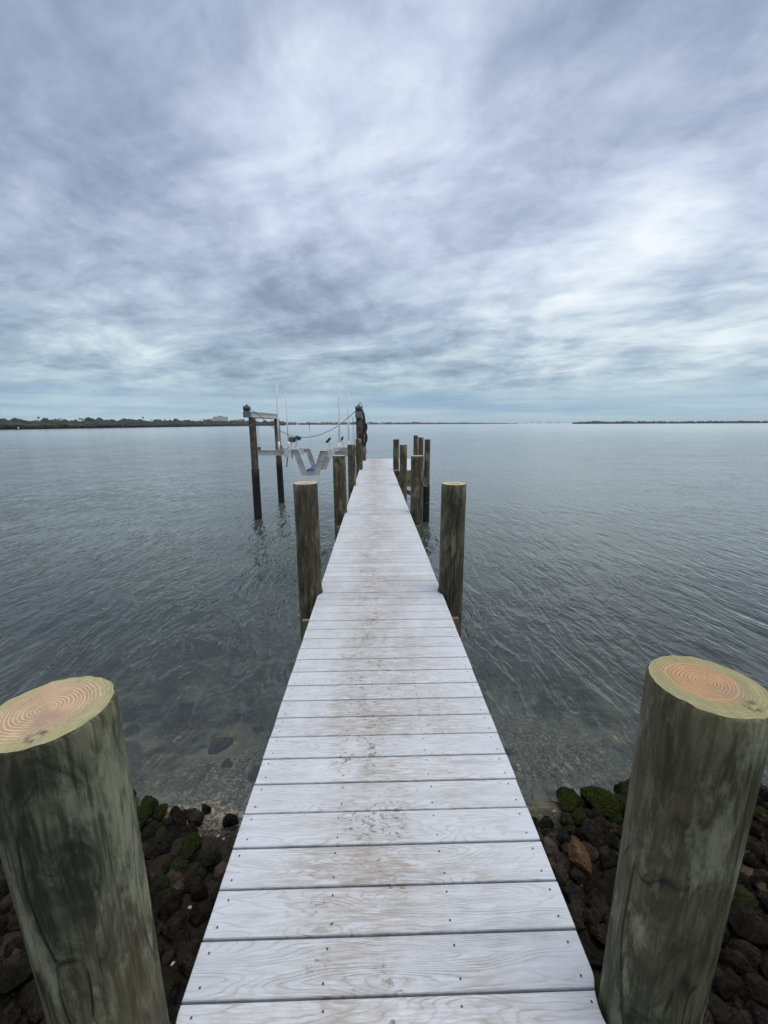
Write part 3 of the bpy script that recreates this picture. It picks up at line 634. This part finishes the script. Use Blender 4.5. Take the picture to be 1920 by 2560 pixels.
def rock_mesh(seed, facet, rough):
    bm = bmesh.new(); bmesh.ops.create_icosphere(bm, subdivisions=4, radius=1.0)
    rs = random.Random(seed); planes = [(Vector([rs.gauss(0, 1) for _ in range(3)]).normalized(), rs.uniform(.48, .80)) for _ in range(facet)]
    for v in bm.verts:
        n_ = v.co.normalized(); r_ = 1 + .22*noise.noise(n_*1.1+Vector((seed, 0, 0))) + .10*noise.noise(n_*2.6+Vector((seed, 4, 0)))
        p = n_*r_
        for (pn_, pd) in planes:
            d_ = p.dot(pn_)-pd
            if d_ > 0: p -= pn_*d_*.93
        q = abs(noise.noise(p*4.5+Vector((0, seed, 0)))); p *= 1 + rough*(noise.noise(p*6+Vector((seed, 0, 3)))*.8 - q*1.0 + .8*noise.noise(p*12+Vector((seed, 1, 3))))
        v.co = p
    me = bpy.data.meshes.new('rock'); bm.to_mesh(me); bm.free()
    for p in me.polygons: p.use_smooth = True
    return me
bases = [rock_mesh(s, 12+s % 6, .09 if s % 3 else .13) for s in range(10)]
variants = {}
def rock(x, y, z, sx, sy, sz, rz, kind, label, group=None, base=None, tilt=(0, 0)):
    k = (random.randrange(len(bases)) if base is None else base, kind)
    if k not in variants:
        me = bases[k[0]].copy(); me.materials.append(RM[kind]); variants[k] = me
    o = bpy.data.objects.new('rock', variants[k]); C.objects.link(o)
    o.location = (x, y, z); o.scale = (sx, sy, sz); o.rotation_euler = (tilt[0], tilt[1], rz)
    return tag(o, label, 'rock', group)
placed = []
def hero(x, y, dz, sx, sy, sz, rz, kind, label, base=0, tilt=(0, 0)):
    placed.append((x, y, max(sx, sy)*.8)); rock(x, y, tz(x, y)+dz, sx, sy, sz, R(rz), kind, label, None, base, tilt)
hero(2.02, 2.97, .07, .23, .14, .13, -32, 'fullmoss', 'large bright green mossy boulder at the waterline right of the pier', 2)
hero(1.74, 3.02, .06, .13, .12, .10, 10, 'fullmoss', 'rounded green mossy rock between the pier and the largest mossy boulder', 4)
hero(1.71, 2.80, .07, .09, .075, .07, 0, 'fullmoss', 'small bright green mossy rock just in front of the mossy boulders right of the pier', 5)
hero(1.47, 2.36, .10, .078, .135, .085, 22, 'tan', 'rough orange tan oblong rock beside the right edge of the pier', 7)
hero(1.30, 2.46, .09, .072, .105, .07, 4, 'pink', 'flat sided pinkish brown rock next to the tan oblong rock', 3)
hero(-2.12, 2.92, .09, .10, .12, .10, 10, 'fullmoss', 'round green mossy rock at the waterline behind the close left piling', 2)
hero(-1.52, 2.56, .09, .10, .10, .09, 40, 'fullmoss', 'yellow green mossy rock nearest the shell bed left of the pier', 4)
hero(-1.32, 2.46, .08, .12, .10, .09, 0, 'moss', 'wide dark rock with a mossy crown close to the left side of the pier', 6)
hero(-1.33, 2.88, .07, .075, .07, .065, 0, 'dark', 'lone black rock standing in the shallows on the shell bed left of the pier', 1)
hero(-2.35, 1.25, .10, .17, .14, .10, 35, 'amber', 'broad amber brown rock left of the close left piling', 8)
random.seed(5)
def shore_lim(x):
    l_ = 3.12 + .22*noise.noise(Vector((x*1.3, 3, 0))) + (.05 if abs(x) > 1.7 else 0)
    if abs(x) < 1.62: l_ = 2.62 - (1.62-abs(x))*.35 if x < 0 else 2.86 - (1.62-abs(x))*.25
    return l_
def nearest_side(y): return 'at the water edge' if y > 2.6 else 'on the middle of the bank' if y > 1.95 else 'near the bottom edge of the view'
tries = 0; cnt = 0
while tries < 90000 and cnt < 268:
    tries += 1
    s = random.choice((-1, 1)); y = random.uniform(1.0, 3.35); x = s*random.uniform(1.0, .55+y*1.08)
    lim = shore_lim(x)
    if y > lim: continue
    rd = random.choice((.062, .07, .08, .09, .10, .12, .145))*random.uniform(.9, 1.05)
    if any((x-a)**2+(y-b_)**2 < ((rd+c_)*.70)**2 for a, b_, c_ in placed): continue
    placed.append((x, y, rd)); cnt += 1
    mossy = y > lim-.42 and abs(x) > 1.2
    u_ = random.random()
    kind = ('fullmoss' if u_ < .12 else 'moss' if u_ < .55 else 'dark') if mossy else ('dark' if u_ < .50 else 'brown' if u_ < .79 else 'grey' if u_ < .84 else 'amber' if u_ < .92 and y < 1.9 else 'moss' if u_ < .94 else 'brown')
    side = 'left' if s < 0 else 'right'; cen = 'close piling'
    sz_ = 'small ' if rd < .085 else 'large ' if rd > .11 else ''
    words = sz_ + {'dark': 'dark pitted rock', 'brown': 'brown rough rock', 'grey': 'grey brown rock', 'amber': 'amber rock', 'moss': 'partly mossy rock', 'fullmoss': 'green mossy rock'}[kind]
    far_ = abs(x) > 1.0+.45*y
    place = (f'outward of the close {side} piling' if far_ else f'between pier and close {side} piling') + ', ' + ('at water' if y > 2.55 else 'mid bank' if y > 1.9 else 'low down')
    rock(x, y, tz(x, y)+rd*random.uniform(.3, .75), rd*random.uniform(.9, 1.3), rd*random.uniform(.85, 1.2), rd*random.uniform(.7, 1.0), random.uniform(0, 6.28), kind, f'{words} {place}',
         f'riprap rocks on the bank {side} of the pier', None, (random.uniform(-.5, .5), random.uniform(-.5, .5)))
# small rubble filling the bank under and around the rocks
bm = bmesh.new(); random.seed(21); ico = bmesh.new(); bmesh.ops.create_icosphere(ico, subdivisions=2, radius=1)
iv = [v.co.copy() for v in ico.verts]; ifc = [[v.index for v in f.verts] for f in ico.faces]; ico.free()
for i in range(3300):
    y = random.uniform(-1.4, 3.2); x = random.uniform(-4.6, 4.6)
    if y > shore_lim(x)-.02: continue
    rr = random.uniform(.03, .075); rot = Matrix.Rotation(random.uniform(0, 6.28), 3, 'Z') @ Matrix.Rotation(random.uniform(0, 3), 3, 'X'); sd_ = random.uniform(0, 99); e1 = random.uniform(.6, 1); z = tz(x, y)+rr*.3; vv = []
    for c0 in iv:
        p = rot @ (c0*(1+.5*noise.noise(c0*1.8+Vector((sd_, 0, 0)))+.25*noise.noise(c0*5+Vector((sd_, 3, 0))))); vv.append(bm.verts.new((x+p.x*rr, y+p.y*rr, z+p.z*rr*e1)))
    mi = random.choice((0, 0, 1, 0, 0, 1))
    for q in ifc: bm.faces.new([vv[j] for j in q]).material_index = mi
tag(obj('rubble', bm, [RM['dark'], RM['brown'], RM['moss']], None, True), 'small dark stones filling the gaps of the rock bank on both sides of the pier', 'rubble', None, 'stuff')
# a few rocks under the shallow water
for i in range(22):
    s = random.choice((-1, 1)); x = s*random.uniform(.7, 4.5); y = random.uniform(3.1, 5.2); rd = random.uniform(.07, .16)
    if any((x-a)**2+(y-b_)**2 < ((rd+c_)*.8)**2 for a, b_, c_ in placed): continue
    placed.append((x, y, rd)); side = 'left' if s < 0 else 'right'
    rock(x, y, tz(x, y)+rd*.05, rd*1.2, rd, min(rd*.7, .9*max(.03, WZ-tz(x, y))), random.uniform(0, 6), 'dark', f'dark rock lying under shallow water {side} of the pier', f'sunken rocks {side} of the pier')
# shell grit between the rocks
bm = bmesh.new(); random.seed(9)
for i in range(5200):
    x = random.choice((-1, 1))*random.uniform(.2, 4.4); y = random.uniform(.0, 3.9)
    if noise.noise(Vector((x*1.6, y*1.6, 7))) < -.05 and abs(x) > 1.5: continue
    rr = random.uniform(.006, .017)*(1.25 if y > 2.6 else 1); z = tz(x, y)+.002
    aa = random.uniform(0, 6.28); tl = Vector((random.uniform(-.4, .4), random.uniform(-.4, .4), 1)).normalized(); e1 = tl.orthogonal().normalized(); e2 = tl.cross(e1)
    n_ = random.choice((4, 5, 6)); el = random.uniform(.5, 1)
    c0 = Vector((x, y, z+rr*.4)); mi = random.choice((0, 0, 0, 1, 1, 2))
    ring = [bm.verts.new(c0+rr*(math.cos(aa+2*math.pi*q/n_)*e1+el*math.sin(aa+2*math.pi*q/n_)*e2)*random.uniform(.8, 1.2)-tl*rr*.35) for q in range(n_)]
    tp = bm.verts.new(c0+tl*rr*.25)
    for q in range(n_): bm.faces.new((ring[q], ring[(q+1) % n_], tp)).material_index = mi
gs = obj('shell_grit', bm, [plain('grit_brown', (.055, .045, .035), .7, 0, .4, 20), plain('grit_dark', (.02, .018, .015), .6, 0, .4, 20), plain('shell_pale', (.34, .29, .21), .5, 0, .35, 20)])
tag(gs, 'broken shells and brown grit strewn between the shore rocks and in the shallows', 'gravel', None, 'stuff')

# ------------------------------------------------------------------ far shores
def polar(az, d): return (math.sin(R(az))*d, math.cos(R(az))*d)
m, t, b = mat('mangrove_leaves'); oc = t.new('ShaderNodeNewGeometry').outputs['Position']
c = t.ramp(t.noise(oc, .13, 5, .65), [(.3, (.004, .009, .005)), (.5, (.007, .016, .008)), (.7, (.014, .027, .012))])
t.put(b.inputs['Base Color'], c); b.inputs['Roughness'].default_value = .8; M_mang = m
M_land = plain('low_shore', (.018, .018, .012), .9, 0, .3, .1)
M_palm = plain('palm_fronds', (.015, .022, .010), .7, 0, .3, 1); M_trunk = plain('palm_trunk', (.10, .085, .065), .9)
def forest(name, pts, hts, spacing, rad, rows, label, seed):
    rs = random.Random(seed); bm = bmesh.new(); ico = bmesh.new(); bmesh.ops.create_icosphere(ico, subdivisions=2, radius=1)
    iv = [v.co.copy() for v in ico.verts]; ifc = [[v.index for v in f.verts] for f in ico.faces]; ico.free()
    for i in range(len(pts)-1):
        a, b_ = Vector(polar(*pts[i])), Vector(polar(*pts[i+1])); L = (b_-a).length; n_ = max(1, int(L/spacing)); out = ((a+b_)/2).normalized()
        for k in range(n_):
            f = (k+rs.random())/n_; hh = hts[i]+(hts[i+1]-hts[i])*f
            for rw in range(rows):
                p = a.lerp(b_, f) + out*(rw*rad*1.3+rs.uniform(-.4, .4)*rad)
                hv = hh*(.55+.45*rw/max(1, rows-1))*(.86+.26*noise.noise(Vector((p.x/(rad*5), p.y/(rad*5), seed)))+rs.uniform(-.1, .2))
                rx = rad*rs.uniform(.6, 1.2); zc = WZ+hv*.5; rz = hv*.52; sd_ = rs.uniform(0, 99)
                vv = []
                for c0 in iv:
                    jj = 1+.32*noise.noise(c0*2.3+Vector((sd_, 0, 0)))+.16*noise.noise(c0*5.5+Vector((sd_, 2, 0)))
                    vv.append(bm.verts.new((p.x+c0.x*rx*jj, p.y+c0.y*rx*jj, max(WZ-.3, zc+c0.z*rz*jj))))
                for q in ifc: bm.faces.new([vv[j] for j in q])
    o = obj(name, bm, M_mang); tag(o, label, 'forest', None, 'stuff'); return o
LS = [(-50, 470), (-44, 520), (-38, 590), (-32, 690), (-26, 850), (-20, 1080), (-16, 1250), (-12.4, 1450)]
LH = [10.5, 10.5, 11, 12.3, 13.2, 13.5, 14.3, 15]
forest('mangrove_wood', LS, LH, 5.5, 6.0, 4, 'dark green mangrove wood along the far left shore behind the water', 3)
FS = [(-13, 3300), (-8, 3200), (-2, 3300), (4, 3400), (9, 3500), (14, 3600), (19.3, 3800)]
forest('wooded_shore', FS, [20, 20, 19, 17, 14, 11, 5], 22, 20, 3, 'hazy thin strip of trees on the far shore in the middle of the horizon', 4)
RS = [(26.0, 1900), (28, 1850), (33, 1800), (39, 1850), (46, 1900), (54, 1950)]
forest('island_wood', RS, [8, 10.5, 9.5, 8.5, 8.5, 8.5], 10, 9, 3, 'low dark wooded island on the right horizon', 6)
def land(name, pts, off, depth, z):
    bm = bmesh.new(); A_ = []; B_ = []
    for az, d in pts:
        p = Vector(polar(az, d-off)); q = Vector(polar(az, d+depth)); A_.append((p, q))
    r_ = [[bm.verts.new((p.x, p.y, WZ-1)) for p, q in A_], [bm.verts.new((p.x+(q.x-p.x)*.06, p.y+(q.y-p.y)*.06, z)) for p, q in A_], [bm.verts.new((q.x, q.y, z+.4)) for p, q in A_], [bm.verts.new((q.x*1.002, q.y*1.002, WZ-1)) for p, q in A_]]
    for a, b_ in zip(r_, r_[1:]):
        for i in range(len(a)-1): bm.faces.new((a[i], a[i+1], b_[i+1], b_[i]))
    finish(bm); o = obj(name, bm, M_land); o['kind'] = 'structure'
land('land', LS, 4, 700, WZ+.5); land('land', FS, 20, 700, WZ+.7); land('land', RS, 8, 200, WZ+.5)
def palm(az, d, hgt, cr, label, first=None):
    x, y = polar(az, d)
    if first:
        r_ = first.copy(); C.objects.link(r_)
        for ch in first.children: c_ = ch.copy(); C.objects.link(c_); c_.parent = r_
    else:
        r_ = empty('palm_tree', label, 'palm tree')
        bm = bmesh.new(); tube(bm, [(0, 0, 0), (.03, 0, .5), (.0, 0, .95)], [.025, .018, .015], 6); finish(bm); obj('trunk', bm, M_trunk, r_)
        bm = bmesh.new(); rs = random.Random(2)
        for k in range(22):
            a = rs.uniform(0, 6.28); e = rs.uniform(-.5, 1.1); L = rs.uniform(.13, .19); pr_ = None
            for j in range(5):
                f = j/4; p = Vector((math.cos(a)*L*f*math.cos(e*(1-f*.3)), math.sin(a)*L*f*math.cos(e*(1-f*.3)), .94+L*(math.sin(e)*f-.75*f*f)))
                sd_ = Vector((-math.sin(a), math.cos(a), 0))*.035*math.sin(math.pi*(.15+.8*f)); q = (bm.verts.new(p-sd_+Vector((0, 0, -.015))), bm.verts.new(p), bm.verts.new(p+sd_+Vector((0, 0, -.015))))
                if pr_: bm.faces.new((pr_[0], q[0], q[1], pr_[1])); bm.faces.new((pr_[1], q[1], q[2], pr_[2]))
                pr_ = q
        obj('crown', bm, M_palm, r_)
    r_.location = (x, y, WZ+.5); r_.scale = (hgt*cr, hgt*cr, hgt); r_.rotation_euler = (0, 0, az*7.0)
    return tag(r_, label, 'palm tree', 'palms standing above the mangroves')
def lerpd(az):
    for (a, d1), (b_, d2) in zip(LS, LS[1:]):
        if a <= az <= b_: return d1+(d2-d1)*(az-a)/(b_-a)
    return 1450
P0 = None
for i, (px, hh) in enumerate(((24, 12), (84, 14.5), (98, 13.5), (105, 13.2), (134, 12.5), (140, 13.), (188, 14.), (192, 13.5), (196, 13.6), (205, 13.2), (219, 13.3), (223, 13.4), (313, 14), (349, 19), (370, 14.5), (378, 14.5), (385, 15), (391, 15.), (404, 16), (436, 17), (500, 18), (506, 18), (515, 17), (600, 17))):
    az = math.degrees(math.atan((px-960)/1045))+1.2
    lab = 'tallest palm standing above the mangroves on the left shore' if i == 13 else 'small dark palm above the mangrove wood'
    d = lerpd(az)+22
    o = palm(az, d, hh*.90, .66, lab, P0); P0 = P0 or o
# pale blocks behind the mangroves
M_bld = plain('pale_render', (.60, .60, .57), .8, 0, .08, .1); M_glass = plain('dark_panes', (.07, .08, .09), .3); M_roof = plain('roof_tan', (.42, .38, .34), .8, 0, .1, .1)
M_roof_r = plain('roof_terracotta', (.26, .16, .12), .8, 0, .1, .1)
def building(name, az, d, wx, dp, hts_, label, roofm, cat='building', group=None, win=True, z=WZ+.8):
    x, y = polar(az, d); e = empty(name, label, cat, (x, y, z), group); e.rotation_euler = (0, 0, -R(az))
    n_ = len(hts_); ww = wx/n_
    bmw, bmr = bmesh.new(), bmesh.new()
    for i, hgt in enumerate(hts_):
        x0_ = -wx/2+i*ww; dy = .6*(i % 2)
        box(bmw, x0_, x0_+ww-.01, dy, dp+dy, 0, hgt)
        base_ = [bmr.verts.new(p) for p in ((x0_-.8, dy-.8, hgt+.02), (x0_+ww+.8-.02, dy-.8, hgt+.02), (x0_+ww+.8-.02, dp+dy+.8, hgt+.02), (x0_-.8, dp+dy+.8, hgt+.02))]
        rz_ = hgt+min(3.2, ww*.25); rg = [bmr.verts.new((x0_+ww*.3, dp/2+dy, rz_)), bmr.verts.new((x0_+ww*.7, dp/2+dy, rz_))]
        for q in ((base_[0], base_[1], rg[1], rg[0]), (base_[1], base_[2], rg[1]), (base_[2], base_[3], rg[0], rg[1]), (base_[3], base_[0], rg[0])): bmr.faces.new(q)
        bmr.faces.new(base_[::-1])
        if win:
            for fl in range(int(hgt//3.3)):
                for wi in range(max(2, int(ww//4))):
                    bm_ = bmesh.new(); cx = x0_+(wi+.5)*ww/max(2, int(ww//4)); box(bm_, cx-.9, cx+.9, dy-.08, dy+.02, fl*3.3+1.0, fl*3.3+2.4); finish(bm_); obj('window', bm_, M_glass, e)
    finish(bmw); finish(bmr); obj('wall', bmw, M_bld, e); obj('roof', bmr, roofm, e)
building('apartment_building', -20.7, 1500, 62, 18, (22, 29, 32, 29), 'tall pale apartment block stepping up behind the left mangroves', M_roof)
building('apartment_building', -18.15, 1550, 40, 16, (20, 22), 'lower pale block with a low roof just right of the tall apartment block', M_roof)
for i, (az, wx, hh) in enumerate(((-10.6, 20, 12), (-8.2, 16, 9), (-5.6, 24, 13), (-4.4, 14, 8), (-.9, 16, 12), (1.0, 14, 9), (3.5, 18, 11), (7.4, 16, 9))):
    lab = 'pale reddish roofed house on the far middle shore' if i % 2 == 0 else 'small pale waterfront house on the far middle shore'
    building('house', az, 3190 + 25*i if az < 2 else 3330+20*i, wx, 10, (hh*.7,), lab, M_roof_r if i % 2 == 0 else M_roof, 'house', 'houses along the far shore', False, WZ+1.2)
# far skyline right of centre
for i, (az, hh) in enumerate(((20.4, 9), (21.2, 12), (22.0, 8), (23.1, 13), (23.5, 10), (24.3, 8))):
    building('hazy_building', az, 5600, 34+7*(i % 3), 20, (hh,), 'faint building on the horizon between two wooded shores', M_roof, 'building', 'faint skyline on the horizon', False, WZ+.1)
# channel marker pile
x, y = polar(-9.05, 410); mk = empty('channel_marker', 'lone dark channel marker post standing in the bay between the lift pilings', 'marker', (x, y, WZ))
bm = bmesh.new(); tube(bm, [(0, 0, -3), (0, 0, 6.3)], .27, 12); finish(bm); obj('post', bm, M_pile_old, mk)
bm = bmesh.new(); box(bm, -.33, .33, -.34, -.29, 4.9, 6.0, .02); finish(bm); obj('board', bm, M_galv, mk)
x, y = polar(-40.5, 480); mk = empty('shore_marker', 'tiny white marker post standing off the left mangroves', 'marker', (x, y, WZ))
bm = bmesh.new(); tube(bm, [(0, 0, -3), (0, 0, 1.9)], .25, 10); finish(bm); obj('post', bm, M_pile_old, mk)
bm = bmesh.new(); box(bm, -.6, .6, -.36, -.30, 1.1, 2.3, .02); finish(bm); obj('board', bm, M_pvc, mk)
# distant boats
B0 = None
M_hull = plain('white_gelcoat', (.75, .75, .76), .3, 0, .04, 1)
for i, (az, d, L) in enumerate(((-11.3, 1900, 9), (-7.2, 2300, 10), (-4.0, 2500, 9), (5.1, 2600, 11), (7.0, 2700, 8), (-12.9, 1300, 7))):
    x, y = polar(az, d); lab = ('small white motor boat far off just right of the mangroves', 'tiny white boat right of the channel marker', 'tiny white boat near the far shore behind the lift', 'tiny white boat at the horizon over the pier end', 'second tiny white boat at the horizon right of the pier end', 'little white boat near the tip of the mangrove shore')[i]
    if B0: 
        e = B0.copy(); C.objects.link(e)
        for ch in B0.children: c_ = ch.copy(); C.objects.link(c_); c_.parent = e
        e.location = (x, y, WZ)
    else:
        e = B0 = empty('motor_boat', lab, 'boat', (x, y, WZ))
        bm = bmesh.new(); secs = []
        for q, (xx, w_, hh_) in enumerate(((-.5, .13, .09), (-.2, .16, .09), (.2, .13, .10), (.42, .06, .12), (.52, .004, .13))):
            secs.append([bm.verts.new(p) for p in ((xx, -w_, hh_), (xx, -w_*.7, .0), (xx, 0, -.03), (xx, w_*.7, .0), (xx, w_, hh_))])
        for a, b_ in zip(secs, secs[1:]):
            for j in range(4): bm.faces.new((a[j], a[j+1], b_[j+1], b_[j]))
            bm.faces.new((a[4], a[0], b_[0], b_[4]))
        bm.faces.new(secs[0]); bm.faces.new(secs[-1][::-1]); finish(bm); obj('hull', bm, M_hull, e)
        bm = bmesh.new(); box(bm, -.18, .18, -.09, .09, .095, .21, .02); box(bm, -.2, .12, -.1, .1, .28, .295, .004)
        for sx in (-.18, .1):
            for sy in (-.09, .09): tube(bm, [(sx, sy, .20), (sx, sy, .285)], .006, 5)
        finish(bm); obj('cabin', bm, M_hull, e)
    e.scale = (L, L, L); e.rotation_euler = (0, 0, i*1.9); tag(e, lab, 'boat', 'distant white boats')

# ------------------------------------------------------------------ haze
bm = bmesh.new(); box(bm, -9500, 9500, -9500, 14500, -7, 60); finish(bm)
m = bpy.data.materials.new('haze_air'); m.use_nodes = True; t = NT(m.node_tree); t.n.clear()
pv = t.new('ShaderNodeVolumePrincipled'); pv.inputs['Color'].default_value = (.80, .90, 1.0, 1); pv.inputs['Density'].default_value = .00006; pv.inputs['Anisotropy'].default_value = .2
t.l.new(pv.outputs[0], t.new('ShaderNodeOutputMaterial').inputs['Volume'])
hz = obj('haze', bm, m); hz['kind'] = 'stuff'; hz['label'] = 'thin pale sea haze over the bay'

# ------------------------------------------------------------------ labels: tell look-alikes apart by their order
ORD = ['first', 'second', 'third', 'fourth', 'fifth', 'sixth', 'seventh', 'eighth', 'ninth', 'tenth', 'eleventh', 'twelfth', 'thirteenth', 'fourteenth', 'fifteenth', 'sixteenth',
       'seventeenth', 'eighteenth', 'nineteenth', 'twentieth', '21st', '22nd', '23rd', '24th', '25th', '26th', '27th', '28th', '29th', '30th']
sets = {}
for o in list(C.objects):
    if o.parent is None and o.get('label'): sets.setdefault(o['label'], []).append(o)
for lab, os_ in sets.items():
    if len(os_) < 2 or len(os_) > 30: continue
    rocky = os_[0].get('category') == 'rock'
    os_.sort(key=lambda o: abs(o.location.x) if rocky else math.atan2(o.location.x, o.location.y))
    for i, o in enumerate(os_): o['label'] = f"{lab}, {ORD[i]} from {'pier' if rocky else 'the left'}"
